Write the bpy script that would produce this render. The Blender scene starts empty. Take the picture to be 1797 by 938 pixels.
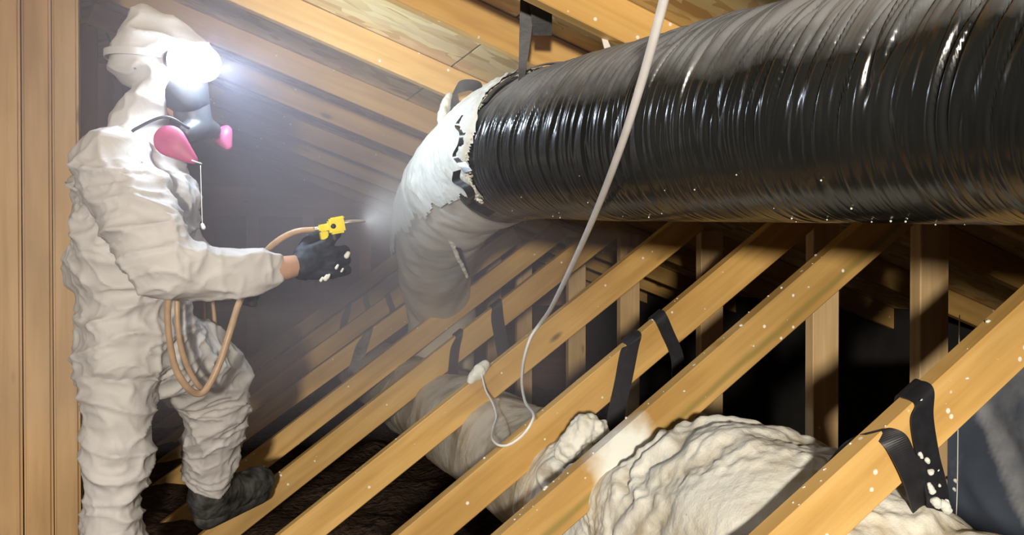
import bpy, bmesh, math, random
from mathutils import Vector, Matrix, noise

# ------------------------------------------------------------------ camera
SC = bpy.context.scene
COL = SC.collection
random.seed(7)
FPX, CX, CY = 1600.0, 898.5, 469.0
YAW, PITCH = math.radians(18.9), math.radians(0.68)
cam_data = bpy.data.cameras.new('camera')
cam_data.sensor_width = 36.0
cam_data.lens = 36.0 * FPX / 1797.0
cam_data.clip_start = 0.02
cam = bpy.data.objects.new('camera', cam_data)
COL.objects.link(cam)
cam.location = (0, 0, 0)
cam.rotation_euler = (math.pi / 2 - PITCH, 0, -YAW)
SC.camera = cam
CAMROT = cam.rotation_euler.to_matrix()

# ------------------------------------------------------------------ world, exposure, lamps
SC.view_settings.view_transform = 'Standard'
SC.view_settings.look = 'None'
SC.view_settings.exposure = -0.13
SC.view_settings.gamma = 1.0
SC.view_settings.use_curve_mapping = False
world = bpy.data.worlds.new('attic_dark')
SC.world = world
world.use_nodes = True
world.node_tree.nodes['Background'].inputs[0].default_value = (0.45, 0.5, 0.65, 1)
world.node_tree.nodes['Background'].inputs[1].default_value = 0.02


def add_light(name, kind, loc, energy, color, size, aim=None, cone=None, blend=0.4):
    d = bpy.data.lights.new(name, kind)
    d.energy = energy
    d.color = color
    d.shadow_soft_size = size
    o = bpy.data.objects.new(name, d)
    COL.objects.link(o)
    o.location = loc
    if aim is not None:
        o.rotation_euler = (Vector(aim) - Vector(loc)).to_track_quat('-Z', 'Y').to_euler()
    if cone:
        d.spot_size = math.radians(cone)
        d.spot_blend = blend
    return o


# work lamp standing in the attic behind the photographer
add_light('work_lamp', 'SPOT', (-0.77, -2.0, 0.20), 950, (1.0, 0.90, 0.76), 0.09, aim=(0.55, 2.3, -0.75), cone=66, blend=0.9)


# ------------------------------------------------------------------ pixel <-> world
def P(px, py, d):
    return CAMROT @ Vector(((px - CX) / FPX * d, -(py - CY) / FPX * d, -d))


def PY(px, py, Y):
    r = CAMROT @ Vector(((px - CX) / FPX, -(py - CY) / FPX, -1.0))
    return r * (Y / r.y)


RIGHT = CAMROT @ Vector((1, 0, 0))
UP = Vector((0, 0, 1))
FWD = Vector((math.sin(YAW), math.cos(YAW), 0))

HEADLAMP = P(322, 108, 2.33)
_a = math.radians(8)
FACE_DIR = (RIGHT * math.cos(_a) - FWD * math.sin(_a) - UP * 0.12).normalized()
add_light('headlamp_beam', 'SPOT', HEADLAMP + FACE_DIR * 0.094, 32, (0.68, 0.82, 1.0), 0.020, aim=HEADLAMP + Vector((1.0, 0.10, -0.42)), cone=166, blend=1.0)
add_light('headlamp_spill', 'POINT', HEADLAMP + FACE_DIR * 0.094, 7, (0.48, 0.69, 1.0), 0.020)


# ------------------------------------------------------------------ materials
def new_mat(name):
    m = bpy.data.materials.new(name)
    m.use_nodes = True
    nt = m.node_tree
    for n in list(nt.nodes):
        nt.nodes.remove(n)
    return m, nt


def N(nt, typ, **kw):
    n = nt.nodes.new(typ)
    for k, v in kw.items():
        if k.startswith('i_'):
            key = k[2:]
            n.inputs[int(key) if key.isdigit() else key.replace('_', ' ')].default_value = v
        else:
            setattr(n, k, v)
    return n


def L(nt, a, b):
    nt.links.new(a, b)


def ramp(nt, fac, stops, interp='LINEAR'):
    r = nt.nodes.new('ShaderNodeValToRGB')
    r.color_ramp.interpolation = interp
    el = r.color_ramp.elements
    while len(el) > len(stops):
        el.remove(el[-1])
    while len(el) < len(stops):
        el.new(0.5)
    for e, (p, c) in zip(el, stops):
        e.position = p
        e.color = c if len(c) == 4 else (*c, 1)
    if fac is not None:
        nt.links.new(fac, r.inputs[0])
    return r


def mixc(nt, fac, a, b, mode='MIX'):
    m = nt.nodes.new('ShaderNodeMix')
    m.data_type = 'RGBA'
    m.blend_type = mode
    for sock, v in ((m.inputs[0], fac), (m.inputs[6], a), (m.inputs[7], b)):
        if hasattr(v, 'is_output'):
            nt.links.new(v, sock)
        elif isinstance(v, (int, float)):
            sock.default_value = v
        else:
            sock.default_value = v if len(v) == 4 else (*v, 1)
    return m.outputs[2]


def finish(nt, base, rough=0.5, bump=None, bump_str=0.3, bump_dist=0.01, spec=0.5, metal=0.0, coat=0.0, **kw):
    b = nt.nodes.new('ShaderNodeBsdfPrincipled')
    o = nt.nodes.new('ShaderNodeOutputMaterial')
    if hasattr(base, 'is_output'):
        nt.links.new(base, b.inputs['Base Color'])
    else:
        b.inputs['Base Color'].default_value = (*base, 1)
    if hasattr(rough, 'is_output'):
        nt.links.new(rough, b.inputs['Roughness'])
    else:
        b.inputs['Roughness'].default_value = rough
    b.inputs['Specular IOR Level'].default_value = spec
    b.inputs['Metallic'].default_value = metal
    b.inputs['Coat Weight'].default_value = coat
    for k, v in kw.items():
        b.inputs[k.replace('_', ' ')].default_value = v
    if bump is not None:
        bn = nt.nodes.new('ShaderNodeBump')
        bn.inputs['Strength'].default_value = bump_str
        bn.inputs['Distance'].default_value = bump_dist
        nt.links.new(bump, bn.inputs['Height'])
        nt.links.new(bn.outputs[0], b.inputs['Normal'])
    nt.links.new(b.outputs[0], o.inputs['Surface'])
    return b


def wood(name, light, mid, dark, speck=0.0, stain=None, spray=None, rough=0.55):
    """sawn softwood; grain runs along the board's own X axis"""
    m, nt = new_mat(name)
    tc = N(nt, 'ShaderNodeTexCoord')
    oi = N(nt, 'ShaderNodeObjectInfo')
    off = N(nt, 'ShaderNodeVectorMath', operation='SCALE')
    comb = N(nt, 'ShaderNodeCombineXYZ')
    L(nt, oi.outputs['Random'], comb.inputs[0]); L(nt, oi.outputs['Random'], comb.inputs[1]); L(nt, oi.outputs['Random'], comb.inputs[2])
    L(nt, comb.outputs[0], off.inputs[0]); off.inputs['Scale'].default_value = 37.0
    add = N(nt, 'ShaderNodeVectorMath', operation='ADD')
    L(nt, tc.outputs['Object'], add.inputs[0]); L(nt, off.outputs[0], add.inputs[1])
    mp = N(nt, 'ShaderNodeMapping'); mp.inputs['Scale'].default_value = (1.3, 26, 26)
    L(nt, add.outputs[0], mp.inputs[0])
    n1 = N(nt, 'ShaderNodeTexNoise', i_Scale=1.0, i_Detail=5.0, i_Roughness=0.6, i_Distortion=0.6)
    L(nt, mp.outputs[0], n1.inputs[0])
    mp2 = N(nt, 'ShaderNodeMapping'); mp2.inputs['Scale'].default_value = (1.5, 5, 5)
    L(nt, add.outputs[0], mp2.inputs[0])
    n2 = N(nt, 'ShaderNodeTexNoise', i_Scale=1.4, i_Detail=3.0)
    L(nt, mp2.outputs[0], n2.inputs[0])
    c1 = ramp(nt, n1.outputs[0], [(0.25, dark), (0.48, mid), (0.72, light)])
    c2 = ramp(nt, n2.outputs[0], [(0.3, (0.72, 0.68, 0.6)), (0.65, (1.08, 1.06, 1.02))])
    col = mixc(nt, 1.0, c1.outputs[0], c2.outputs[0], 'MULTIPLY')
    # board to board tone
    tone = ramp(nt, oi.outputs['Random'], [(0.0, (0.86, 0.84, 0.82)), (1.0, (1.08, 1.04, 1.0))])
    col = mixc(nt, 1.0, col, tone.outputs[0], 'MULTIPLY')
    # knots
    mp3 = N(nt, 'ShaderNodeMapping'); mp3.inputs['Scale'].default_value = (3.2, 9, 9)
    L(nt, add.outputs[0], mp3.inputs[0])
    v = N(nt, 'ShaderNodeTexVoronoi', i_Scale=1.0, i_Randomness=1.0)
    L(nt, mp3.outputs[0], v.inputs['Vector'])
    kn = ramp(nt, v.outputs['Distance'], [(0.05, (1, 1, 1)), (0.12, (0, 0, 0))])
    col = mixc(nt, kn.outputs[0], col, tuple(c * 0.45 for c in dark))
    if stain is not None:
        # a pale green streak running down the board, between two heights on its face
        sx = N(nt, 'ShaderNodeSeparateXYZ'); L(nt, tc.outputs['Object'], sx.inputs[0])
        mr = N(nt, 'ShaderNodeMapRange'); mr.inputs[1].default_value = stain[0]; mr.inputs[2].default_value = stain[1]
        nz = N(nt, 'ShaderNodeTexNoise', i_Scale=9.0); L(nt, tc.outputs['Object'], nz.inputs[0])
        ad = N(nt, 'ShaderNodeMath', operation='MULTIPLY_ADD'); ad.inputs[1].default_value = 0.012
        L(nt, nz.outputs[0], ad.inputs[0]); L(nt, sx.outputs[2], ad.inputs[2])
        L(nt, ad.outputs[0], mr.inputs[0])
        st = ramp(nt, mr.outputs[0], [(0.0, (0, 0, 0)), (0.35, (1, 1, 1)), (0.6, (1, 1, 1)), (1.0, (0, 0, 0))])
        mm = N(nt, 'ShaderNodeMath', operation='MULTIPLY'); mm.inputs[1].default_value = 0.7
        L(nt, st.outputs[0], mm.inputs[0])
        col = mixc(nt, mm.outputs[0], col, (0.22, 0.17, 0.045))
    if speck > 0:
        v2 = N(nt, 'ShaderNodeTexVoronoi', i_Scale=48.0)
        L(nt, add.outputs[0], v2.inputs['Vector'])
        sp = ramp(nt, v2.outputs['Distance'], [(0.16, (1, 1, 1)), (0.24, (0, 0, 0))])
        gt = N(nt, 'ShaderNodeMath', operation='GREATER_THAN'); gt.inputs[1].default_value = 1.0 - speck
        sx2 = N(nt, 'ShaderNodeSeparateXYZ'); L(nt, v2.outputs['Color'], sx2.inputs[0]); L(nt, sx2.outputs[0], gt.inputs[0])
        mu = N(nt, 'ShaderNodeMath', operation='MULTIPLY'); L(nt, sp.outputs[0], mu.inputs[0]); L(nt, gt.outputs[0], mu.inputs[1])
        col = mixc(nt, mu.outputs[0], col, (0.8, 0.77, 0.68))
    if spray is not None:
        vec = N(nt, 'ShaderNodeVectorMath', operation='DISTANCE')
        L(nt, tc.outputs['Object'], vec.inputs[0]); vec.inputs[1].default_value = spray[:3]
        nz2 = N(nt, 'ShaderNodeTexNoise', i_Scale=22.0, i_Detail=3.0); L(nt, tc.outputs['Object'], nz2.inputs[0])
        ad2 = N(nt, 'ShaderNodeMath', operation='MULTIPLY_ADD'); ad2.inputs[1].default_value = 0.07
        L(nt, nz2.outputs[0], ad2.inputs[0]); L(nt, vec.outputs[1], ad2.inputs[2])
        rr = ramp(nt, ad2.outputs[0], [(spray[3] * 0.75, (1, 1, 1)), (spray[3] * 1.3, (0, 0, 0))])
        col = mixc(nt, rr.outputs[0], col, (0.74, 0.76, 0.72))
    finish(nt, col, rough, bump=n1.outputs[0], bump_str=0.15, bump_dist=0.004, spec=0.35)
    return m


W_L, W_M, W_D = (0.67, 0.46, 0.185), (0.58, 0.375, 0.13), (0.47, 0.285, 0.09)
M_WOOD = wood('softwood', W_L, W_M, W_D, speck=0.05)
M_WOODSPECK = wood('softwood_flecked', W_L, W_M, W_D, speck=0.10)
M_STUD = wood('pale_softwood', (0.66, 0.50, 0.30), (0.58, 0.42, 0.23), (0.45, 0.31, 0.15), speck=0.02)
M_STUDORANGE = wood('warm_softwood', (0.54, 0.38, 0.22), (0.48, 0.32, 0.165), (0.39, 0.245, 0.115), speck=0.0)
M_FARWOOD = wood('old_reddish_wood', (0.56, 0.34, 0.28), (0.47, 0.27, 0.22), (0.38, 0.21, 0.17), speck=0.0, rough=0.8)


def osb(name, a, b, c, d):
    m, nt = new_mat(name)
    tc = N(nt, 'ShaderNodeTexCoord')
    col = None
    hts = None
    for k, (rot, sc, off) in enumerate(((0.35, (9, 21, 1), 0.0), (-0.9, (11, 25, 1), 5.3), (1.6, (10, 20, 1), 11.7))):
        mp = N(nt, 'ShaderNodeMapping'); mp.inputs['Rotation'].default_value = (0, 0, rot)
        mp.inputs['Location'].default_value = (off, off, 0); mp.inputs['Scale'].default_value = sc
        L(nt, tc.outputs['Object'], mp.inputs[0])
        nz = N(nt, 'ShaderNodeTexNoise', i_Scale=13.0, i_Detail=3.0); L(nt, tc.outputs['Object'], nz.inputs[0])
        mx = mixc(nt, 0.75, mp.outputs[0], nz.outputs['Color'], 'ADD')
        v = N(nt, 'ShaderNodeTexVoronoi', i_Scale=1.0); v.voronoi_dimensions = '2D'
        L(nt, mx, v.inputs['Vector'])
        sx = N(nt, 'ShaderNodeSeparateXYZ'); L(nt, v.outputs['Color'], sx.inputs[0])
        cr = ramp(nt, sx.outputs[0], [(0.0, a), (0.35, b), (0.7, c), (1.0, d)])
        if col is None:
            col, hts = cr.outputs[0], sx.outputs[1]
        else:
            th = N(nt, 'ShaderNodeMath', operation='GREATER_THAN'); th.inputs[1].default_value = 0.62
            L(nt, sx.outputs[1], th.inputs[0])
            col = mixc(nt, th.outputs[0], col, cr.outputs[0])
            hts = mixc(nt, th.outputs[0], hts, sx.outputs[2])
    finish(nt, col, 0.6, bump=hts, bump_str=0.5, bump_dist=0.004, spec=0.3)
    return m


M_OSB = osb('strand_board', (0.50, 0.31, 0.12), (0.66, 0.49, 0.22), (0.78, 0.63, 0.33), (0.55, 0.33, 0.16))


def simple(name, col, rough=0.5, nscale=0.0, nstr=0.2, var=0.15, spec=0.5, dist=0.005, **kw):
    m, nt = new_mat(name)
    if nscale:
        tc = N(nt, 'ShaderNodeTexCoord')
        nz = N(nt, 'ShaderNodeTexNoise', i_Scale=nscale, i_Detail=4.0)
        L(nt, tc.outputs['Object'], nz.inputs[0])
        r = ramp(nt, nz.outputs[0], [(0.3, tuple(c * (1 - var) for c in col)), (0.7, tuple(min(1, c * (1 + var)) for c in col))])
        finish(nt, r.outputs[0], rough, bump=nz.outputs[0], bump_str=nstr, bump_dist=dist, spec=spec, **kw)
    else:
        finish(nt, col, rough, spec=spec, **kw)
    return m


def foam_mat(name, hi, lo, brown, scale=1.0, bscale=60, bstr=0.5, brown_tone=None):
    m, nt = new_mat(name)
    tc = N(nt, 'ShaderNodeTexCoord')
    n1 = N(nt, 'ShaderNodeTexNoise', i_Scale=9.0 * scale, i_Detail=5.0); L(nt, tc.outputs['Object'], n1.inputs[0])
    n2 = N(nt, 'ShaderNodeTexNoise', i_Scale=bscale, i_Detail=5.0, i_Roughness=0.65); L(nt, tc.outputs['Object'], n2.inputs[0])
    v = N(nt, 'ShaderNodeTexVoronoi', i_Scale=22.0 * scale); L(nt, tc.outputs['Object'], v.inputs['Vector'])
    c = ramp(nt, n1.outputs[0], [(0.28, brown), (0.4, lo), (0.56, hi)])
    pit = ramp(nt, v.outputs['Distance'], [(0.02, (0.55, 0.5, 0.42)), (0.07, (1, 1, 1))])
    col = mixc(nt, 1.0, c.outputs[0], pit.outputs[0], 'MULTIPLY')
    if brown_tone:
        at = N(nt, 'ShaderNodeAttribute', attribute_name=brown_tone)
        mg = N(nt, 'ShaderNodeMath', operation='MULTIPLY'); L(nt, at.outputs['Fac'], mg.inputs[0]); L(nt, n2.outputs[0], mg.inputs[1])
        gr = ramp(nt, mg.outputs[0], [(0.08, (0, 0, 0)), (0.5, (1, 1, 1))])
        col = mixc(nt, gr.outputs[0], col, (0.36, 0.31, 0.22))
    finish(nt, col, 0.6, bump=n2.outputs[0], bump_str=bstr, bump_dist=0.006, spec=0.3)
    return m


M_FOAM = foam_mat('fresh_white_foam', (0.70, 0.715, 0.675), (0.64, 0.65, 0.60), (0.52, 0.50, 0.43), bscale=90, bstr=0.35)
M_FOAMROUGH = foam_mat('cured_cream_foam', (0.72, 0.72, 0.66), (0.64, 0.62, 0.54), (0.48, 0.40, 0.28), scale=1.4, bscale=45, bstr=0.6, brown_tone='brown_tone')
M_FOAMBEAD = foam_mat('grainy_foam', (0.72, 0.71, 0.64), (0.52, 0.48, 0.38), (0.2, 0.17, 0.12), scale=3.0, bscale=120, bstr=0.9)
def attr_mat(name, attr, a, b, rough, nscale=6.0, nstr=0.25, dist=0.02, spec=0.5):
    """colour a, turning to b where the painted attribute of the mesh says so (overspray, grime)"""
    m, nt = new_mat(name)
    tc = N(nt, 'ShaderNodeTexCoord')
    nz = N(nt, 'ShaderNodeTexNoise', i_Scale=nscale, i_Detail=5.0); L(nt, tc.outputs['Object'], nz.inputs[0])
    r = ramp(nt, nz.outputs[0], [(0.3, tuple(c * 0.78 for c in a)), (0.7, tuple(min(1, c * 1.15) for c in a))])
    at = N(nt, 'ShaderNodeAttribute', attribute_name=attr)
    n2 = N(nt, 'ShaderNodeTexNoise', i_Scale=nscale * 6, i_Detail=4.0); L(nt, tc.outputs['Object'], n2.inputs[0])
    ad = N(nt, 'ShaderNodeMath', operation='MULTIPLY_ADD'); ad.inputs[1].default_value = 0.5; L(nt, n2.outputs[0], ad.inputs[0]); L(nt, at.outputs['Fac'], ad.inputs[2])
    f = ramp(nt, ad.outputs[0], [(0.30, (0, 0, 0)), (1.15, (1, 1, 1))])
    f.color_ramp.elements[1].position = 1.0
    col = mixc(nt, f.outputs[0], r.outputs[0], b)
    finish(nt, col, rough, bump=nz.outputs[0], bump_str=nstr, bump_dist=dist, spec=spec)
    return m


def paint(o, attr, fn):
    me = o.data
    at = me.attributes.new(attr, 'FLOAT', 'POINT')
    base = o.location + (o.parent.location if o.parent else Vector((0, 0, 0)))
    at.data.foreach_set('value', [fn(v.co + base, v.normal) for v in me.vertices])


M_FILM = attr_mat('dusty_plastic_film', 'overspray', (0.68, 0.61, 0.51), (0.72, 0.73, 0.70), 0.45)
M_STRAP = simple('black_strap', (0.012, 0.012, 0.016), 0.5, 40, 0.2, 0.3)
M_CABLE = simple('white_cable', (0.80, 0.79, 0.79), 0.4, 25, 0.05, 0.08)
M_HOSE = simple('tan_hose', (0.42, 0.28, 0.17), 0.42, 30, 0.1, 0.15)
M_GLOVE = simple('dark_coated_glove', (0.016, 0.022, 0.034), 0.62, 90, 0.25, 0.3, spec=0.3)
M_BOOT = simple('scuffed_black_boot', (0.05, 0.05, 0.048), 0.7, 24, 0.6, 0.9, dist=0.01)
M_SKIN = simple('skin', (0.46, 0.27, 0.19), 0.5, 30, 0.1, 0.1)
M_PINK = simple('magenta_filter', (0.38, 0.07, 0.16), 0.5, 40, 0.1, 0.1)
M_GREYRUBBER = simple('grey_rubber', (0.06, 0.065, 0.075), 0.45)
M_VISOR = simple('dark_visor', (0.03, 0.035, 0.045), 0.6)
M_YELLOW = simple('yellow_plastic', (0.80, 0.66, 0.02), 0.38, 30, 0.05, 0.08)
M_METAL = simple('brushed_metal', (0.55, 0.54, 0.52), 0.32, metal=0.8)
M_DARKMETAL = simple('dark_metal', (0.05, 0.05, 0.055), 0.4, metal=0.6)
M_WHITEPL = simple('white_plastic', (0.75, 0.75, 0.72), 0.45)
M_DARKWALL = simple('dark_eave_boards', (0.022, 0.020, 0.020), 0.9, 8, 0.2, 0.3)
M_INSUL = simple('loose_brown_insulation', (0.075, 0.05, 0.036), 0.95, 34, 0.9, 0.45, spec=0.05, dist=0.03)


def suit_mat():
    m, nt = new_mat('white_coverall_fabric')
    tc = N(nt, 'ShaderNodeTexCoord')
    n1 = N(nt, 'ShaderNodeTexNoise', i_Scale=5.0, i_Detail=4.0); L(nt, tc.outputs['Object'], n1.inputs[0])
    n2 = N(nt, 'ShaderNodeTexNoise', i_Scale=26.0, i_Detail=4.0, i_Distortion=0.8); L(nt, tc.outputs['Object'], n2.inputs[0])
    c = ramp(nt, n1.outputs[0], [(0.3, (0.52, 0.505, 0.505)), (0.7, (0.60, 0.59, 0.59))])
    v = N(nt, 'ShaderNodeTexVoronoi', i_Scale=13.0); L(nt, tc.outputs['Object'], v.inputs['Vector'])
    sp = ramp(nt, v.outputs['Distance'], [(0.03, (0.35, 0.3, 0.25)), (0.06, (1, 1, 1))])
    col = mixc(nt, 1.0, c.outputs[0], sp.outputs[0], 'MULTIPLY')
    finish(nt, col, 0.62, bump=n2.outputs[0], bump_str=0.16, bump_dist=0.012, spec=0.3)
    return m


M_SUIT = suit_mat()


def jacket_mat():
    m, nt = new_mat('black_wrinkled_jacket')
    tc = N(nt, 'ShaderNodeTexCoord')
    n1 = N(nt, 'ShaderNodeTexNoise', i_Scale=60.0, i_Detail=3.0); L(nt, tc.outputs['Object'], n1.inputs[0])
    n3 = N(nt, 'ShaderNodeTexNoise', i_Scale=4.0, i_Detail=3.0); L(nt, tc.outputs['Object'], n3.inputs[0])
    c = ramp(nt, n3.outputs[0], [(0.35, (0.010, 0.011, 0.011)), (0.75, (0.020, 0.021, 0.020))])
    # paler, rougher grey towards the upward faces
    ge = N(nt, 'ShaderNodeAttribute', attribute_name='top_grey')
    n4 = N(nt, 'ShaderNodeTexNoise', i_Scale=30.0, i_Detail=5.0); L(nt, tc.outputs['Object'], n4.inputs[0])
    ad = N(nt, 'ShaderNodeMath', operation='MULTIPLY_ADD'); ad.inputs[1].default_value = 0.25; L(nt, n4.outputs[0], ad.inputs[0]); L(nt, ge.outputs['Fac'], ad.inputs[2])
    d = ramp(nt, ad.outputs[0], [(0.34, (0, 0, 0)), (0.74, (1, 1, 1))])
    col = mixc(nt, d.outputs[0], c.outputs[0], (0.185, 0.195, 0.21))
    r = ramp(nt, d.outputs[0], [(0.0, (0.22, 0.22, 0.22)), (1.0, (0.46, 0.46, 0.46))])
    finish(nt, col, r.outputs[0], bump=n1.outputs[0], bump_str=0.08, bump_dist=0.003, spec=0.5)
    return m


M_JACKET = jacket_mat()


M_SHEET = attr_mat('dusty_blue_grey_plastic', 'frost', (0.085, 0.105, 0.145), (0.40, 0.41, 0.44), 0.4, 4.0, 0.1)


def emit_mat(name, col, strength):
    m, nt = new_mat(name)
    e = N(nt, 'ShaderNodeEmission'); e.inputs[0].default_value = (*col, 1); e.inputs[1].default_value = strength
    o = N(nt, 'ShaderNodeOutputMaterial'); L(nt, e.outputs[0], o.inputs[0])
    return m


M_LENS = emit_mat('lit_lamp_lens', (0.85, 0.92, 1.0), 60.0)


# ------------------------------------------------------------------ object helpers
def link(name, me, mat=None, parent=None, loc=None, kind=None):
    o = bpy.data.objects.new(name, me)
    COL.objects.link(o)
    if mat is not None and me is not None:
        me.materials.append(mat)
    if loc is not None:
        o.location = loc
    if parent is not None:
        o.parent = parent
        o.location = o.location - parent.location
    if kind:
        o['kind'] = kind
    return o


def tag(o, label, cat, group=None):
    o['label'] = label
    o['category'] = cat
    if group:
        o['group'] = group
    return o


def empty(name, loc, label=None, cat=None, group=None, kind=None):
    o = bpy.data.objects.new(name, None)
    COL.objects.link(o)
    o.location = loc
    o.empty_display_size = 0.05
    if label:
        tag(o, label, cat, group)
    if kind:
        o['kind'] = kind
    return o


def mesh_from(verts, faces, smooth=True):
    me = bpy.data.meshes.new('mesh')
    me.from_pydata([tuple(v) for v in verts], [], faces)
    me.update()
    if smooth:
        me.polygons.foreach_set('use_smooth', [True] * len(me.polygons))
    return me


def recentre(o):
    """put a mesh object's origin at the middle of its own box (mesh data is in world space before)"""
    me = o.data
    vs = [v.co for v in me.vertices]
    c = Vector([(min(v[i] for v in vs) + max(v[i] for v in vs)) / 2 for i in range(3)])
    me.transform(Matrix.Translation(-c))
    o.location = o.location + c
    return o


def board(name, a, b, width, thick, face, mat, parent, below=True, bevel=0.0025):
    """a sawn board: a-b is its upper front edge (below) or lower front edge; width hangs from it; front face looks along `face`"""
    a, b, face = Vector(a), Vector(b), Vector(face).normalized()
    x = (b - a).normalized()
    if x.x < 0 or (abs(x.x) < 1e-4 and x.z < 0):
        a, b = b, a
        x = -x
    y = -face
    y = (y - x * y.dot(x)).normalized()
    z = x.cross(y)
    if abs(x.z) < 0.95 and z.z < 0:
        z = -z
        y = z.cross(x)
    ln = (b - a).length
    bm = bmesh.new()
    bmesh.ops.create_cube(bm, size=1.0)
    for v in bm.verts:
        v.co = Vector((v.co.x * ln, v.co.y * thick, v.co.z * width))
    if bevel:
        bmesh.ops.bevel(bm, geom=list(bm.edges), offset=bevel, segments=1 if bevel < 0.005 else 3, affect='EDGES')
    me = bpy.data.meshes.new(name)
    bm.to_mesh(me)
    bm.free()
    ydir = y if y.dot(-face) > 0 else -y
    centre = (a + b) / 2 + ydir * thick / 2 + z * (width / 2) * (-1 if below else 1)
    o = link(name, me, mat)
    o.matrix_world = Matrix.Translation(centre) @ Matrix((x, y, z)).transposed().to_4x4()
    if parent is not None:
        loc = centre - parent.location
        rot = Matrix((x, y, z)).transposed().to_euler()
        o.parent = parent
        o.location = loc
        o.rotation_euler = rot
    return o


def catmull(pts, n):
    """sample n+1 points evenly (by parameter length) on a Catmull-Rom spline through pts (Vectors of any size)"""
    pts = [Vector(p) for p in pts]
    p = [pts[0] * 2 - pts[1]] + pts + [pts[-1] * 2 - pts[-2]]
    dense = []
    for i in range(1, len(p) - 2):
        for k in range(24):
            t = k / 24
            a, b, c, d = p[i - 1], p[i], p[i + 1], p[i + 2]
            dense.append(0.5 * ((2 * b) + (c - a) * t + (2 * a - 5 * b + 4 * c - d) * t * t + (3 * b - a - 3 * c + d) * t ** 3))
    dense.append(pts[-1])
    cum = [0.0]
    for i in range(1, len(dense)):
        cum.append(cum[-1] + (dense[i].to_3d() - dense[i - 1].to_3d()).length)
    out, j = [], 0
    for k in range(n + 1):
        s = cum[-1] * k / n
        while j < len(cum) - 2 and cum[j + 1] < s:
            j += 1
        f = (s - cum[j]) / max(1e-9, cum[j + 1] - cum[j])
        out.append(dense[j].lerp(dense[j + 1], min(1, max(0, f))))
    return out, cum[-1]


def frames(path, ref=UP):
    fr = []
    for i in range(len(path)):
        t = (path[min(i + 1, len(path) - 1)] - path[max(i - 1, 0)]).normalized()
        if i == 0:
            s = t.cross(ref).normalized()
        else:
            s = fr[-1][1] - t * fr[-1][1].dot(t)
            s.normalize()
        fr.append((t, s, s.cross(t)))
    return fr


def sweep_mesh(path, radius, seg=10, disp=None, keep=None, cap=True, ref=UP):
    """tube along a path; radius(i) ; disp(s, phi, i) adds to the radius; keep(i, phi) drops faces"""
    fr = frames(path, ref)
    verts, faces = [], []
    s = 0.0
    for i, p in enumerate(path):
        if i:
            s += (path[i] - path[i - 1]).length
        t, sd, up = fr[i]
        for k in range(seg):
            ph = 2 * math.pi * k / seg
            r = radius(i)
            if disp:
                r += disp(s, ph, p)
            verts.append(p + (sd * math.cos(ph) + up * math.sin(ph)) * r)
    for i in range(len(path) - 1):
        for k in range(seg):
            a, b = i * seg + k, i * seg + (k + 1) % seg
            if keep is None or keep(i, 2 * math.pi * (k + 0.5) / seg):
                faces.append((a, b, b + seg, a + seg))
    if cap and keep is None:
        faces.append(tuple(range(seg))[::-1])
        faces.append(tuple(range((len(path) - 1) * seg, len(path) * seg)))
    return mesh_from(verts, faces)


def tube(name, pts, radius, mat, seg=10, n=None, parent=None):
    """pts: (Vector) or (Vector, r); a smooth round tube"""
    q = [Vector((*p[0], p[1])) if isinstance(p, tuple) else Vector((*p, radius)) for p in pts]
    n = n or max(8, len(pts) * 7)
    samp, _ = catmull(q, n)
    path = [Vector(v[:3]) for v in samp]
    rr = [v[3] for v in samp]
    o = link(name, sweep_mesh(path, lambda i: rr[i], seg), mat)
    recentre(o)
    if parent is not None:
        o.parent = parent
        o.location = o.location - parent.location
    return o


def ribbon(name, pts, mat, thick=0.003, n=None, parent=None):
    """flat strap: pts are (centre, half-width vector)"""
    q = [Vector((*c, *w)) for c, w in pts]
    p = [q[0] * 2 - q[1]] + q + [q[-1] * 2 - q[-2]]
    samp = []
    K = 10
    for i in range(1, len(p) - 2):
        for k in range(K):
            t = k / K
            a, b, c, d = p[i - 1], p[i], p[i + 1], p[i + 2]
            samp.append(0.5 * ((2 * b) + (c - a) * t + (2 * a - 5 * b + 4 * c - d) * t * t + (3 * b - a - 3 * c + d) * t ** 3))
    samp.append(q[-1])
    verts, faces = [], []
    for i, v in enumerate(samp):
        c, w = Vector(v[:3]), Vector(v[3:])
        t = Vector(samp[min(i + 1, len(samp) - 1)][:3]) - Vector(samp[max(i - 1, 0)][:3])
        nn = t.cross(w).normalized() * thick / 2
        verts += [c - w + nn, c + w + nn, c + w - nn, c - w - nn]
    for i in range(len(samp) - 1):
        for k in range(4):
            a, b = i * 4 + k, i * 4 + (k + 1) % 4
            faces.append((a, b, b + 4, a + 4))
    faces += [(3, 2, 1, 0), tuple(len(verts) - 4 + k for k in range(4))]
    o = link(name, mesh_from(verts, faces, False), mat)
    recentre(o)
    if parent is not None:
        o.parent = parent
        o.location = o.location - parent.location
    return o


# ------------------------------------------------------------------ trusses
ZF = -1.14            # level of the attic floor joists
ROOF_C, ROOF_S = 0.775, 0.364
RIDGE_X = -0.425


def roof_z(x):
    return ROOF_C - ROOF_S * x


FRONT = (0, -1, 0)
TH = 0.038
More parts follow.
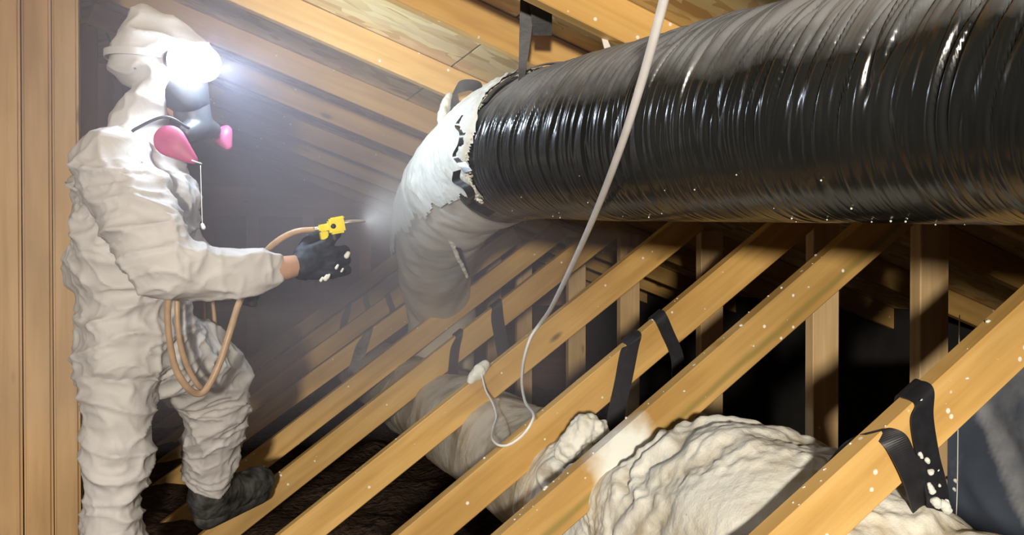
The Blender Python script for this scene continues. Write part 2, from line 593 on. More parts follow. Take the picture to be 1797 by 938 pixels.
# plane of each truss, top edge of its diagonal board as two picture points, right face of its king post
TR = [
    (1.15, (1450, 811), (1797, 496)),
    (1.78, (859, 938), (1454, 426)),
    (2.16, (700, 925), (1329.5, 402.4)),
    (2.78, (496, 926), (1168, 392)),
    (3.43, (492, 824), (1028, 407)),
    (4.00, (467, 773), (891, 449)),
    (4.75, (439, 726), (710, 532)),
    (5.30, (439, 690), (669, 524)),
    (5.90, (471.6, 636), (666, 496)),
    (6.45, (450.7, 618), (600, 511)),
]
TR_LABEL = [
    'nearest roof truss, its flecked diagonal board crossing the lower right corner',
    'truss whose diagonal board has a green streak and white overspray',
    'roof truss whose diagonal board carries the looped white cable end',
    'roof truss whose diagonal board has a foam lump on its top edge',
    'roof truss whose diagonal board the worker rests the raised boot on',
    'truss behind the booted one, its board vanishing under the foamed duct',
    'roof truss with a grey dusted strap over its diagonal board',
    'roof truss deep in the haze, third diagonal from the back',
    'hazy roof truss, second diagonal from the back wall',
    'rearmost roof truss, just in front of the reddish back wall',
]
DIAG = []
for ti, (Y, p1, p2) in enumerate(TR):
    root = empty('roof_truss', (0.6, Y + TH / 2, ZF), TR_LABEL[ti], 'truss', 'roof trusses in a row')
    a, b = PY(*p1, Y + TH), PY(*p2, Y + TH)
    sl = (b.z - a.z) / (b.x - a.x)
    a0 = Vector((a.x + (ZF - a.z) / sl, Y, ZF))
    xt = (ROOF_C - a.z + sl * a.x) / (sl + ROOF_S)
    b0 = Vector((xt, Y, a.z + sl * (xt - a.x)))
    b0 = b0 + (a0 - b0).normalized() * 0.02
    DIAG.append((Y, a.x, a.z, sl))
    u = (b0 - a0).normalized()
    mat = M_WOODSPECK if ti in (0, 1) else M_WOOD
    w = 0.092
    if ti == 1:
        ln = (b0 - a0).length
        c = (a0 + b0) / 2
        hit = PY(1105, 815, Y)
        lx = (hit - c).dot(u)
        mat = wood('softwood_streaked', W_L, W_M, W_D, speck=0.10, stain=(-0.026, -0.002), spray=(lx, -0.019, -0.005, 0.105))
    board('diagonal_web', a0, b0, w, TH, FRONT, mat, root)
    # vertical web near the eave side, let in behind the diagonal
    xv = 1.79 if ti == 1 else 1.76
    if ti:
        board('vertical_web', (xv, Y + TH + 0.002, ZF), (xv, Y + TH + 0.002, roof_z(xv + 0.1) - 0.005), 0.09, TH, FRONT, M_STUD, root, below=False)
    # rafter from the ridge to the eave
    board('rafter', (RIDGE_X, Y, roof_z(RIDGE_X)), (3.1, Y, roof_z(3.1)), 0.089, TH, FRONT, M_WOOD, root, below=False)
    if ti == 3:      # built-up post of three boards, each set a board's thickness behind the last
        for kx, dy in ((-0.460, -0.004), (-0.385, 0.0), (-0.317, 0.004)):
            board('king_post', (kx, Y + dy, ZF), (kx, Y + dy, roof_z(RIDGE_X) - 0.03), 0.089 if kx < -0.45 else (0.072 if kx < -0.35 else 0.066), TH, FRONT, M_STUDORANGE, root, below=False, bevel=0.007)
    elif ti > 3:
        board('king_post', (-0.385, Y, ZF), (-0.385, Y, roof_z(RIDGE_X) - 0.01), 0.089, TH, FRONT, M_STUDORANGE, root, below=False)
    print('truss', ti, 'Y', Y, 'slope deg', round(math.degrees(math.atan(sl)), 1), 'X at z0', round(a.x - a.z / sl, 3))


def diag_top(ti, x):
    Y, ax, az, sl = DIAG[ti]
    return az + sl * (x - ax)


# ------------------------------------------------------------------ roof deck, floor, back wall
ceil = empty('ceiling', (1.2, 3.3, roof_z(1.2) + 0.1), kind='structure')
ang = math.atan(ROOF_S)
dvec = Vector((math.cos(ang), 0, -math.sin(ang)))
nvec = Vector((math.sin(ang), 0, math.cos(ang)))
o0 = Vector((RIDGE_X, 0, roof_z(RIDGE_X))) + nvec * 0.091
for i in range(4):
    for j in range(4):
        cx_, cy_ = 0.61 + 1.22 * i, -0.6 + (j + 0.5) * 2.44 - (1.22 if i % 2 else 0)
        bm = bmesh.new()
        bmesh.ops.create_cube(bm, size=1.0)
        for v in bm.verts:
            v.co = Vector((v.co.x * 1.214, v.co.y * 2.434, v.co.z * 0.011))
        me = bpy.data.meshes.new('osb_panel')
        bm.to_mesh(me); bm.free()
        o = link('osb_panel', me, M_OSB)
        o.parent = ceil
        o.location = o0 + dvec * cx_ + Vector((0, cy_, 0)) + nvec * 0.0056 - ceil.location
        o.rotation_euler = (0, ang, 0)
# far slope of the roof, on the other side of the ridge
bm = bmesh.new(); bmesh.ops.create_cube(bm, size=1.0)
for v in bm.verts:
    v.co = Vector((v.co.x * 2.4, v.co.y * 9.7, v.co.z * 0.011))
me = bpy.data.meshes.new('osb_panel'); bm.to_mesh(me); bm.free()
o = link('osb_panel', me, M_OSB); o.parent = ceil
o.location = o0 + Vector((-math.cos(ang) * 1.2 - 0.01, 4.2, -math.sin(ang) * 1.2)) - ceil.location
o.rotation_euler = (0, -ang, 0)

vs, fs = [], []
NX, NY = 110, 130
for j in range(NY + 1):
    for i in range(NX + 1):
        x, y = -2.4 + 5.6 * i / NX, -0.6 + 8.0 * j / NY
        z = ZF + 0.03 + 0.05 * noise.noise(Vector((x * 2, y * 2, 0))) + 0.035 * noise.noise(Vector((x * 9, y * 9, 3)))
        vs.append((x, y, z))
for j in range(NY):
    for i in range(NX):
        a = j * (NX + 1) + i
        fs.append((a, a + 1, a + NX + 2, a + NX + 1))
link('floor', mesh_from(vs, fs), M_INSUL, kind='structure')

WY = 7.1
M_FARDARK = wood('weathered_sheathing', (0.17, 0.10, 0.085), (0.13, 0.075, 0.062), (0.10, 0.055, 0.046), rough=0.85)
wall = empty('wall_back', (0.6, WY, ZF), kind='structure')


def box(name, lo, hi, mat, parent=None, bevel=0.0):
    lo, hi = Vector(lo), Vector(hi)
    bm = bmesh.new(); bmesh.ops.create_cube(bm, size=1.0)
    for v in bm.verts:
        v.co = Vector([v.co[k] * (hi[k] - lo[k]) for k in range(3)])
    if bevel:
        bmesh.ops.bevel(bm, geom=list(bm.edges), offset=bevel, segments=2, affect='EDGES')
    me = bpy.data.meshes.new(name); bm.to_mesh(me); bm.free()
    return link(name, me, mat, parent, loc=(lo + hi) / 2)


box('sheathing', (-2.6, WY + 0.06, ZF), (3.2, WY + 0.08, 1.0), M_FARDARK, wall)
zt = PY(450, 380, WY).z
box('header_beam', (-2.6, WY - 0.01, zt), (3.2, WY + 0.058, zt + 0.22), M_FARWOOD, wall)
zl = PY(450, 545, WY).z
box('rail', (-2.6, WY, zl), (3.2, WY + 0.058, zl + 0.14), M_FARWOOD, wall)
for px in (365, 443, 540, 640):
    c = PY(px, 500, WY)
    box('stud', (c.x - 0.045, WY - 0.03, ZF), (c.x + 0.045, WY - 0.012, zt), M_FARWOOD, wall)
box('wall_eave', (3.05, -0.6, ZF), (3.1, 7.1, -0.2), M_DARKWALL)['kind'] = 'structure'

# ------------------------------------------------------------------ big overhead duct
p_r, p_m = P(1797, 145, 1.14), P(1100, 236, 1.88)
ext = (p_r - p_m).normalized()
MAIN = [p_r + ext * 0.75, p_r, P(1440, 190, 1.42), p_m, P(930, 262, 2.32), P(860, 295, 2.62), P(800, 350, 3.05),
        P(768, 420, 3.6), P(764, 490, 4.12), P(775, 570, 4.36)]
MAIN.append(MAIN[-1] + Vector((0.0, 0.06, -0.5)))
NP = 1500
mpath, mlen = catmull(MAIN, NP)
TEAR = min(range(NP + 1), key=lambda i: (mpath[i] - P(930, 262, 2.32)).length)
duct = empty('flexible_duct', mpath[TEAR], 'large black wrinkled flexible duct hung under the rafters, being foamed at its bend', 'duct')
R0 = 0.178


def wrinkle(s, ph, p):
    # ph: 0 = +side, pi/2 = up ; wrinkles are long round the duct and short along it
    up = math.sin(ph)
    cx_, sy_ = math.cos(ph), math.sin(ph)
    u = s + 0.06 * math.sin(ph + 0.4) + 0.016 * noise.noise(Vector((s * 3, cx_ * 0.8, sy_ * 0.8 + 9)))
    amp = max(0.10, min(1.0, 0.62 + 0.75 * up))
    n1 = noise.noise(Vector((u * 36, cx_ * 0.55, sy_ * 0.55)))
    n2 = noise.noise(Vector((u * 80, cx_ * 0.8 + 7, sy_ * 0.8)))
    n3 = noise.noise(Vector((u * 150, cx_ * 1.3 + 3, sy_ * 1.3)))
    w = -0.0092 * max(0.0, 1 - abs(n1) * 5.0) ** 1.3 - 0.0052 * max(0.0, 1 - abs(n2) * 3.5) + 0.0022 * n2 + 0.0010 * n3
    w += 0.004 * noise.noise(Vector((s * 5, cx_ * 1.2, sy_ * 1.2 + 4)))
    return w * amp


jpath, _ = catmull([v for v in mpath[:TEAR + 70:20]], 1800)
jfr = frames(jpath)
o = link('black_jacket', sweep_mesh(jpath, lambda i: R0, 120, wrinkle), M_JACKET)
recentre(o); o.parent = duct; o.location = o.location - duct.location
at = o.data.attributes.new('top_grey', 'FLOAT', 'POINT')
top_grey = []
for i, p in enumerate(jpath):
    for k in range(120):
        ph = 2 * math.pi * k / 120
        top_grey.append(math.sin(ph) + 0.10 * noise.noise(Vector((i * 0.012, math.cos(ph) * 2, math.sin(ph) * 2))))
at.data.foreach_set('value', top_grey)


def filmdisp(s, ph, p):
    v = p * 5.5
    return 0.010 * noise.noise(v + Vector((math.cos(ph) * 1.6, math.sin(ph) * 1.6, 0))) + 0.004 * noise.noise(Vector((s * 16, math.cos(ph) * 2.5, math.sin(ph) * 2.5)))


fpath = mpath[TEAR + 40::6]
o = link('plastic_liner', sweep_mesh(fpath, lambda i: R0 - 0.006 - 0.012 * min(1, i / 60), 72, filmdisp), M_FILM)
recentre(o); o.parent = duct; o.location = o.location - duct.location

def on_liner(p, n):
    side = n.z * 0.72 + n.dot(-RIGHT) * 0.45 + n.dot(-FWD) * 0.30
    k = (side + 0.35 + 0.35 * noise.noise(p * 6)) / 0.9
    d = (p - mpath[TEAR]).length
    return max(0.0, min(1.0, k)) * max(0.0, min(1.0, (1.75 - d) / 0.5))


paint(o, 'overspray', on_liner)

# foam coat: a shell with real thickness over the upper and worker side of the bend
foam_i0 = TEAR - 26
cpath = mpath[foam_i0::2]
cfr = frames(cpath)
SEG = 180
slen = [0.0]
for i in range(1, len(cpath)):
    slen.append(slen[-1] + (cpath[i] - cpath[i - 1]).length)
HL = Vector(HEADLAMP)


def foam_thick(i, ph, pos, nrm):
    s = slen[i]
    n = noise.noise(pos * 7) * 0.5 + noise.noise(pos * 23) * 0.3 + noise.noise(pos * 60) * 0.15
    # slanted ragged start at the tear, further along towards the bottom
    down = max(0.0, -nrm.z)
    start = -0.03 + 0.085 * max(0.0, min(1.0, 0.55 - nrm.z)) + 0.05 * down + 0.05 * n * (0.4 + max(0.0, 0.6 - nrm.z))
    a = (s - start) / 0.02
    # where the spray has landed: the top and the side towards the worker, fading downwards
    side = nrm.z * 0.72 + nrm.dot(-RIGHT) * 0.35 + nrm.dot(-FWD) * 0.30
    lim = -0.30 + 0.55 * min(1.0, s / 1.3)
    b = (side - lim + 0.30 * n) / 0.6
    c = (1.62 - s + 0.25 * n) / 0.2
    return max(0.0, min(1.0, a, b, c)), n


verts, keepv = [], []
for i, p in enumerate(cpath):
    t, sd, up = cfr[i]
    for k in range(SEG):
        ph = 2 * math.pi * k / SEG
        nr = sd * math.cos(ph) + up * math.sin(ph)
        pos = p + nr * R0
        th, n = foam_thick(i, ph, pos, nr)
        f = th if th > 0.02 else 0.0
        grain = (0.006 * noise.noise(pos * 120) + 0.004 * noise.noise(pos * 60)) * max(0.2, 1.0 - slen[i] / 0.35)
        verts.append(p + nr * (R0 + (0.014 + 0.010 * n + grain) * f + 0.001))
        keepv.append(th)
faces = []
for i in range(len(cpath) - 1):
    for k in range(SEG):
        q = (i * SEG + k, i * SEG + (k + 1) % SEG, (i + 1) * SEG + (k + 1) % SEG, (i + 1) * SEG + k)
        if sum(1 for v in q if keepv[v] > 0) >= 3:
            faces.append(q)
me = mesh_from(verts, faces)
o = link('foam_coat', me, M_FOAM)
bm = bmesh.new(); bm.from_mesh(me)
bmesh.ops.delete(bm, geom=[v for v in bm.verts if not v.link_faces], context='VERTS')
bm.to_mesh(me); bm.free()
recentre(o); o.parent = duct; o.location = o.location - duct.location

# grainy lip of foam left on the jacket beside the tear, and crumbs along the torn edge
random.seed(3)
bmL = bmesh.new()
fr_t = frames(mpath)
for k in range(1700):
    ph = random.uniform(-0.75, 4.0)
    if noise.noise(Vector((ph * 3, 1, 1))) < random.uniform(-0.5, 0.25):
        continue
    base = TEAR - 14 + int(22 * max(0, 0.3 - math.sin(ph))) + 5 * noise.noise(Vector((ph * 4, 5, 5))) + random.gauss(0, 4)
    i = int(max(0, min(NP, base)))
    t, sd, up = fr_t[i]
    nr = sd * math.cos(ph) + up * math.sin(ph)
    c = mpath[i] + nr * (R0 + 0.006)
    r = random.uniform(0.0015, 0.0052)
    m4 = Matrix.Translation(c) @ Matrix.Rotation(random.random() * 6, 4, 'X') @ Matrix.Diagonal((r * random.uniform(0.7, 1.5), r, r * random.uniform(0.6, 1.2), 1))
    bmesh.ops.create_icosphere(bmL, subdivisions=1, radius=1.0, matrix=m4)
me = bpy.data.meshes.new('foam_crumbs'); bmL.to_mesh(me); bmL.free()
me.polygons.foreach_set('use_smooth', [True] * len(me.polygons))
o = link('foam_crumbs', me, M_FOAMBEAD, kind='stuff'); recentre(o); o.parent = duct; o.location = o.location - duct.location

# torn flap edge of the jacket curling out at the tear
for (f0, f1, off, lift) in ((2.75, 3.5, 6, 0.014), (3.45, 4.15, 16, 0.02)):
    pts = []
    for q in range(7):
        ph = f0 + (f1 - f0) * q / 6
        i = TEAR + off - 10 + int(10 * math.sin(q * 1.9))
        t, sd, up = fr_t[i]
        nr = sd * math.cos(ph) + up * math.sin(ph)
        pts.append((mpath[i] + nr * (R0 + lift), t * 0.014 + nr * 0.006))
    ribbon('torn_edge', pts, M_JACKET, 0.002, parent=duct)

# ------------------------------------------------------------------ lower foam-covered duct
LOW = [Vector((1.36, 0.55, -0.72)), Vector((1.20, 0.95, -0.66)), Vector((1.03, 1.25, -0.585)), Vector((0.98, 1.52, -0.565)), Vector((0.95, 1.95, -0.62)),
       Vector((0.94, 2.45, -0.63)), Vector((0.94, 3.1, -0.63)), Vector((0.94, 4.2, -0.64)), Vector((0.94, 5.4, -0.66))]
NL = 1500
lpath, llen = catmull(LOW, NL)


GROOVES = ((1.40, 0.013, 0.030), (1.485, 0.024, 0.022), (1.555, 0.014, 0.020), (1.70, 0.010, 0.03), (1.02, 0.018, 0.025), (1.12, 0.014, 0.02), (1.9, 0.014, 0.022), (2.05, 0.012, 0.022))
BROWN_TONE = []


def lumps(s, ph, p):
    d = Vector((math.cos(ph), math.sin(ph), 0))
    v = Vector((p.y * 2.2, d.x * 1.1, d.y * 1.1))
    big = noise.noise(v * 1.6) * 0.030
    # ridges and grooves across the duct where the foam has folded
    u = p.y + 0.10 * math.cos(ph + 0.4) + 0.05 * noise.noise(v * 3)
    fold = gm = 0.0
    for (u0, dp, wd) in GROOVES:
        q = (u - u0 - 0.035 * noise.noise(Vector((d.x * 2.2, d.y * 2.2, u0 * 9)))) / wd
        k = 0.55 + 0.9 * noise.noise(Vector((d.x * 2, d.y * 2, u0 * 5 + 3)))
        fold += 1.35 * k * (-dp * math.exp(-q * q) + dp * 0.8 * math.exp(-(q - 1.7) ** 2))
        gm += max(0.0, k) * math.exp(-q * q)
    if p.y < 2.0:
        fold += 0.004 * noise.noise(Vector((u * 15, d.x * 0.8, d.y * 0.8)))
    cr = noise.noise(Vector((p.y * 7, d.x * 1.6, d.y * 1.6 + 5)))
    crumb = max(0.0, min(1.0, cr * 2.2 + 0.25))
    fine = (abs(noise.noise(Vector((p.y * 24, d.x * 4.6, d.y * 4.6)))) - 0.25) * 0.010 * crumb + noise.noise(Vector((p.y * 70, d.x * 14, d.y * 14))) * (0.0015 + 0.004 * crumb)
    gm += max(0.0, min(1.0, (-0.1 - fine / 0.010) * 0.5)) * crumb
    BROWN_TONE.append(min(1.5, gm + 0.35 * max(0.0, noise.noise(v * 4 + Vector((7, 7, 7))))))  # browner tone in grooves and pits, plus random patches
    # swells up between the boards, pinched beneath them
    gap = 0.0
    if 1.18 < p.y < 1.76:
        gap = 0.045 * math.sin((p.y - 1.18) / 0.58 * math.pi) * max(0, math.sin(ph) + 0.3)
    k = 1.0 if p.y < 2.1 else 0.55
    return (big + fold + fine) * k + gap


low = empty('foam_covered_duct', Vector((0.97, 1.6, -0.8)), 'lower duct thickly covered in lumpy cream foam, running beneath the diagonal boards', 'duct')


def low_piece(name, i0, i1, mat, rad, seg=120, step=1):
    o = link(name, sweep_mesh(lpath[i0:i1:step], lambda i: rad, seg, lumps), mat)
    recentre(o); o.parent = low; o.location = o.location - low.location
    return o


ic = min(range(NL + 1), key=lambda i: abs(lpath[i].y - 2.2))
o = low_piece('foam_coat', 0, ic, M_FOAMROUGH, 0.187, 260)
o.data.attributes.new('brown_tone', 'FLOAT', 'POINT').data.foreach_set('value', BROWN_TONE)
M_GREYFOAM = foam_mat('thin_dusty_foam', (0.50, 0.45, 0.37), (0.40, 0.35, 0.27), (0.24, 0.19, 0.13), scale=1.2, bscale=40, bstr=0.5)
low_piece('thin_foam_coat', ic - 3, NL, M_GREYFOAM, 0.178, 90, 2)

# ------------------------------------------------------------------ hanger straps over the diagonal boards
SG = 'black hanger straps looped over the diagonal boards'


def hanger(ti, pix, half, label, tail=0.0, mat=None, name='hanger_strap'):
    """pix: picture points down the board's front; the strap starts behind the board's top edge"""
    Y, ax, az, sl = DIAG[ti]
    u = Vector((1, 0, sl)).normalized()
    f = Vector((1, 0, 0))
    yf = Y - 0.004
    pts = []
    first = PY(*pix[0], yf)
    zt_ = diag_top(ti, first.x) + 0.004
    pts.append((Vector((first.x + 0.005, Y + TH + 0.004, zt_ - 0.12)), u * half))
    pts.append((Vector((first.x, Y + TH + 0.003, zt_ - 0.01)), u * half))
    pts.append((Vector((first.x, Y + TH * 0.5, zt_ + 0.001)), u * half))
    pts.append((Vector((first.x, yf, zt_ - 0.008)), u * half))
    for (px, py) in pix[1:]:
        q = PY(px, py, yf - 0.001)
        pts.append((q, (u * 0.25 + f * 0.75).normalized() * half))
    if tail:
        q = pts[-1][0].copy()
        q.z -= tail
        q.y += 0.02
        pts.append((q, f * half))
    o = ribbon(name, pts, mat or M_STRAP, 0.003)
    return tag(o, label, 'strap', SG)


near_strap = hanger(0, [(1622, 690), (1618, 735), (1628, 800), (1645, 880)], 0.022, 'wide black strap hanging down the nearest board into the foam, white flecks on it', 0.06)
hanger(2, [(1113, 575), (1105, 612), (1094, 668), (1080, 735)], 0.026, 'dusty black strap on the cable board, its lower end whitened behind the streaked board', 0.12)
hanger(2, [(1160, 545), (1172, 585), (1186, 618), (1190, 655)], 0.019, 'slim black strap on the cable board, close under the big duct', 0.15)
hanger(4, [(872, 535), (873, 560), (880, 600), (886, 640)], 0.026, 'wide black strap behind the hanging cable, on the board under the duct bend', 0.10)
hanger(4, [(806, 590), (799, 610), (795, 645), (792, 680)], 0.019, 'narrow black strap with white flecks, left of the wide one by the cable', 0.10)
M_STRAPDUST = simple('dusty_strap', (0.12, 0.12, 0.13), 0.6, 25, 0.3, 0.8)
hanger(6, [(645, 585), (636, 604), (628, 630), (621, 652)], 0.034, 'grey dusted strap on a hazy board in front of the wall studs', 0.10, M_STRAPDUST)
hanger(6, [(719, 530), (721, 550), (727, 575), (730, 595)], 0.022, 'short black strap touching the left underside of the duct bend', 0.10)
hanger(7, [(681, 520), (684, 530), (689, 545)], 0.018, 'small dark strap beside the duct bend, one board behind the short strap', 0.08)
hanger(8, [(611, 538), (607, 553), (603, 571)], 0.024, 'leftmost small dark strap in the hazy far boards', 0.08)
hanger(8, [(641, 518), (643, 530), (647, 545)], 0.020, 'middle small dark strap in the hazy far boards', 0.08)

# second strand of the near strap: arches over the top edge and joins the wide strap at the foam
Yn = DIAG[0][0]
ux = Vector((1, 0, DIAG[0][3])).normalized()
arch = [((1470, 808), Yn + TH + 0.006, ux * 0.5 - Vector((0, 0.5, 0))), ((1502, 775), Yn + TH, Vector((0.35, -0.8, 0.2))), ((1535, 757), Yn + 0.012, Vector((0.45, -0.75, 0.35))),
        ((1568, 770), Yn - 0.012, Vector((0.75, -0.4, 0.45))), ((1588, 805), Yn - 0.012, Vector((0.9, -0.1, 0.4))), ((1604, 845), Yn - 0.008, Vector((1, 0, 0.3))), ((1620, 900), Yn + 0.005, Vector((1, 0, 0.2)))]
o = ribbon('hanger_strap', [(PY(*p, y), w.normalized() * 0.019) for p, y, w in arch], M_STRAP, 0.003)
tag(o, 'black strap arching off the top edge of the nearest board, left of the wide strap', 'strap', SG)

# ------------------------------------------------------------------ straps from the roof
RG = 'straps hanging from the rafters'
st = [(P(927, -40, 2.06), RIGHT * 0.017), (P(925, 10, 2.07), RIGHT * 0.016), (P(921, 70, 2.09), RIGHT * 0.013), (P(916, 130, 2.11), RIGHT * 0.008), (P(912, 190, 2.14), RIGHT * 0.004)]
o = ribbon('hanging_strap', st, M_STRAP, 0.003)
tag(o, 'long black strap tapering down from a rafter to the torn duct edge', 'strap', RG)
pts = [(P(935, -14, 2.08), RIGHT * 0.02), (P(945, -6, 2.05), RIGHT * 0.026), (P(950, 20, 2.05), RIGHT * 0.024), (P(952, 62, 2.07), RIGHT * 0.021)]
ribbon('folded_end', pts, M_STRAP, 0.004, parent=o)
# dark strip running on over the top of the duct
pts = []
for q in range(9):
    ph = 2.62 - (2.62 - 1.15) * q / 8
    i = TEAR - 30 - int(38 * q / 8)
    t, sd, up = fr_t[i]
    nr = sd * math.cos(ph) + up * math.sin(ph)
    pts.append((mpath[i] + nr * (R0 + 0.010), t * 0.014))
ribbon('duct_wrap', pts, M_STRAP, 0.003, parent=o)

pts = [(P(838, 172, 2.80), UP * 0.010 + RIGHT * 0.014), (P(836, 152, 2.78), RIGHT * 0.012 + UP * 0.014), (P(815, 150, 2.77), UP * 0.018), (P(797, 160, 2.77), UP * 0.016 + RIGHT * 0.008),
       (P(797, 185, 2.77), RIGHT * 0.016), (P(793, 215, 2.76), RIGHT * 0.013), (P(790, 245, 2.75), RIGHT * 0.012)]
o = ribbon('hanging_strap', pts, M_STRAP, 0.004)
tag(o, 'black strap folded over a rafter, its lower half coated in white foam', 'strap', RG)


# union of round shapes, remeshed into one continuous skin
def hull_into(bm, ends):
    """ends: list of (centre, 3x3 axes matrix columns or radius)"""
    tmp = bmesh.new()
    for c, r in ends:
        m = Matrix.Translation(c) @ (Matrix.Diagonal((r, r, r, 1)) if isinstance(r, (int, float)) else r.to_4x4())
        bmesh.ops.create_icosphere(tmp, subdivisions=3, radius=1.0, matrix=m)
    res = bmesh.ops.convex_hull(tmp, input=list(tmp.verts))
    junk = [g for g in res['geom_interior'] if isinstance(g, bmesh.types.BMVert)] + [g for g in res['geom_unused'] if isinstance(g, bmesh.types.BMVert)]
    bmesh.ops.delete(tmp, geom=list(set(junk)), context='VERTS')
    bmesh.ops.recalc_face_normals(tmp, faces=list(tmp.faces))
    me = bpy.data.meshes.new('tmp')
    tmp.to_mesh(me); tmp.free()
    bm.from_mesh(me)
    bpy.data.meshes.remove(me)


def skin(name, hulls, voxel, smooth, mat, parent=None, disp=None):
    bm = bmesh.new()
    for h in hulls:
        hull_into(bm, h)
    me = bpy.data.meshes.new('tmp'); bm.to_mesh(me); bm.free()
    t = bpy.data.objects.new('tmp', me); COL.objects.link(t)
    m = t.modifiers.new('r', 'REMESH'); m.mode = 'VOXEL'; m.voxel_size = voxel
    if smooth:
        s = t.modifiers.new('s', 'SMOOTH'); s.factor = 0.5; s.iterations = smooth
    bpy.context.view_layer.update()
    dg = bpy.context.evaluated_depsgraph_get()
    out = bpy.data.meshes.new_from_object(t.evaluated_get(dg))
    bpy.data.objects.remove(t); bpy.data.meshes.remove(me)
    out.materials.clear()
    if disp:
        out.update()
        new = [v.co + v.normal * disp(v.co, v.normal) for v in out.vertices]
        for v, c in zip(out.vertices, new):
            v.co = c
    out.polygons.foreach_set('use_smooth', [True] * len(out.polygons))
    out.update()
    o = link(name, out, mat)
    recentre(o)
    if parent is not None:
        o.parent = parent
        o.location = o.location - parent.location
    return o


def ell(a, ra, b, rb, c, rc):
    return Matrix((Vector(a).normalized() * ra, Vector(b).normalized() * rb, Vector(c).normalized() * rc)).transposed()


def lump_disp(amp, fr):
    return lambda p, n: amp * noise.noise(p * fr) + amp * 0.4 * noise.noise(p * fr * 2.7)


fs_ = [(P(790, 168, 2.76), 0.010), (P(781, 188, 2.75), 0.016), (P(776, 210, 2.74), 0.017), (P(779, 235, 2.74), 0.018), (P(778, 262, 2.73), 0.022)]
skin('foam_clot', [[fs_[i], fs_[i + 1]] for i in range(len(fs_) - 1)], 0.004, 2, M_FOAM, o, lump_disp(0.006, 50))

# foam stuck to the near strap
for (px, py, r, dx, dz) in ((1614, 796, .0045, .004, -.006), (1627, 805, .005, .003, -.005), (1632, 828, .006, .003, .002), (1646, 826, .0028, .002, .002), (1648, 852, .003, .001, .002),
                            (1636, 862, .008, -.006, .012), (1642, 878, .011, .006, -.008), (1654, 884, .012, .012, -.010), (1616, 702, .003, .002, .001), (1660, 878, .006, .004, -.006)):
    c = PY(px, py, 1.139)
    r *= 0.72
    k = skin('foam_bit', [[(c, r), (c + Vector((dx, 0.0, dz)), r * 0.8)]], 0.0016, 1, M_FOAM, None, lump_disp(0.0025, 90))
    k.parent = near_strap
    k.location = k.location - near_strap.location

# strap round the foamed bend: pale edge outside, dark slot inside
o = ribbon('duct_band', [(P(771, 345, 2.83), RIGHT * 0.006), (P(782, 378, 2.85), RIGHT * 0.010), (P(796, 415, 2.93), RIGHT * 0.010), (P(808, 447, 3.05), RIGHT * 0.008), (P(821, 482, 3.2), RIGHT * 0.006)], M_STRAP, 0.006)
tag(o, 'narrow dark band edged with foam across the underside of the duct bend', 'strap')
fs_ = [(P(772, 335, 2.80), 0.012), (P(776, 375, 2.82), 0.011), (P(789, 415, 2.90), 0.009), (P(803, 450, 3.02), 0.007), (P(820, 484, 3.17), 0.006)]
skin('foam_edge', [[fs_[i], fs_[i + 1]] for i in range(len(fs_) - 1)], 0.004, 2, M_FOAM, o, lump_disp(0.003, 60))

# ------------------------------------------------------------------ cable
cab = [(P(1178, -60, 1.10), .0066), (P(1165, 0, 1.14), .0066), (P(1127, 140, 1.27), .0066), (P(1085, 270, 1.45), .0064), (P(1040, 385, 1.78), .0064), (P(997, 480, 2.25), .0066), (P(966, 542, 2.70), .0066),
       (P(949, 566, 2.90), .0062), (P(931, 592, 2.93), .0052), (P(919, 632, 2.88), .0047), (P(916, 672, 2.75), .0044), (P(922, 705, 2.55), .0042), (P(936, 726, 2.32), .0038),
       (P(932, 742, 2.27), .0034), (P(917, 763, 2.27), .0034), (P(893, 780, 2.275), .0034), (P(874, 780, 2.30), .0034), (P(863, 767, 2.36), .0034), (P(866, 748, 2.45), .0034), (P(871, 730, 2.55), .003),
       (P(865, 708, 2.66), .003), (P(853, 686, 2.78), .003), (P(847, 664, 2.86), .003), (P(844, 648, 2.92), .003)]
o = tube('hanging_cable', cab, 0.005, M_CABLE, 10, 220)
tag(o, 'pale cable hanging diagonally before the black duct, thin end looped over a board', 'cable')
lp = PY(836, 655, 2.77)
o = skin('foam_lump', [[(lp, 0.022), (lp + Vector((0.03, 0.01, 0.024)), 0.018)], [(lp, 0.02), (lp + Vector((-0.02, 0.0, -0.02)), 0.012)]], 0.004, 2, M_FOAMROUGH, None, lump_disp(0.006, 40))
tag(o, 'cream foam lump stuck on top of a diagonal board at the cable tip', 'foam')
lp = PY(1030, 750, 2.0)
o = skin('foam_lump', [[(lp, 0.035), (lp + Vector((0.03, 0.01, -0.01)), 0.028)], [(lp + Vector((0.0, 0, 0.01)), 0.025), (lp + Vector((-0.05, 0.0, -0.05)), 0.03)]], 0.004, 2, M_FOAMROUGH, None, lump_disp(0.014, 30))
tag(o, 'knobbly cream foam lump poking up between the cable board and the streaked board', 'foam')
lp = PY(1222, 740, 1.80)
o = skin('foam_lump', [[(lp, 0.022), (lp + Vector((0.02, 0.0, -0.03)), 0.026)]], 0.004, 2, M_FOAM, None, lump_disp(0.010, 40))
tag(o, 'small bluish white foam tuft under the streaked board, against an upright', 'foam')

# thin string beside the upright on the right
o = tube('hanging_string', [PY(1684, 552, 1.74), PY(1682, 650, 1.74), PY(1681, 760, 1.74), PY(1680, 850, 1.74), PY(1678, 910, 1.74)], 0.0013, M_WHITEPL, 6, 40)
tag(o, 'thin pale string hanging along the edge of the right upright', 'string')
for (px, py, r) in ((1676, 842, 0.0045), (1674, 857, 0.004)):
    k = skin('foam_bead', [[(PY(px, py, 1.74), r), (PY(px + 2, py + 3, 1.74), r * 0.8)]], 0.0015, 1, M_WHITEPL, o)
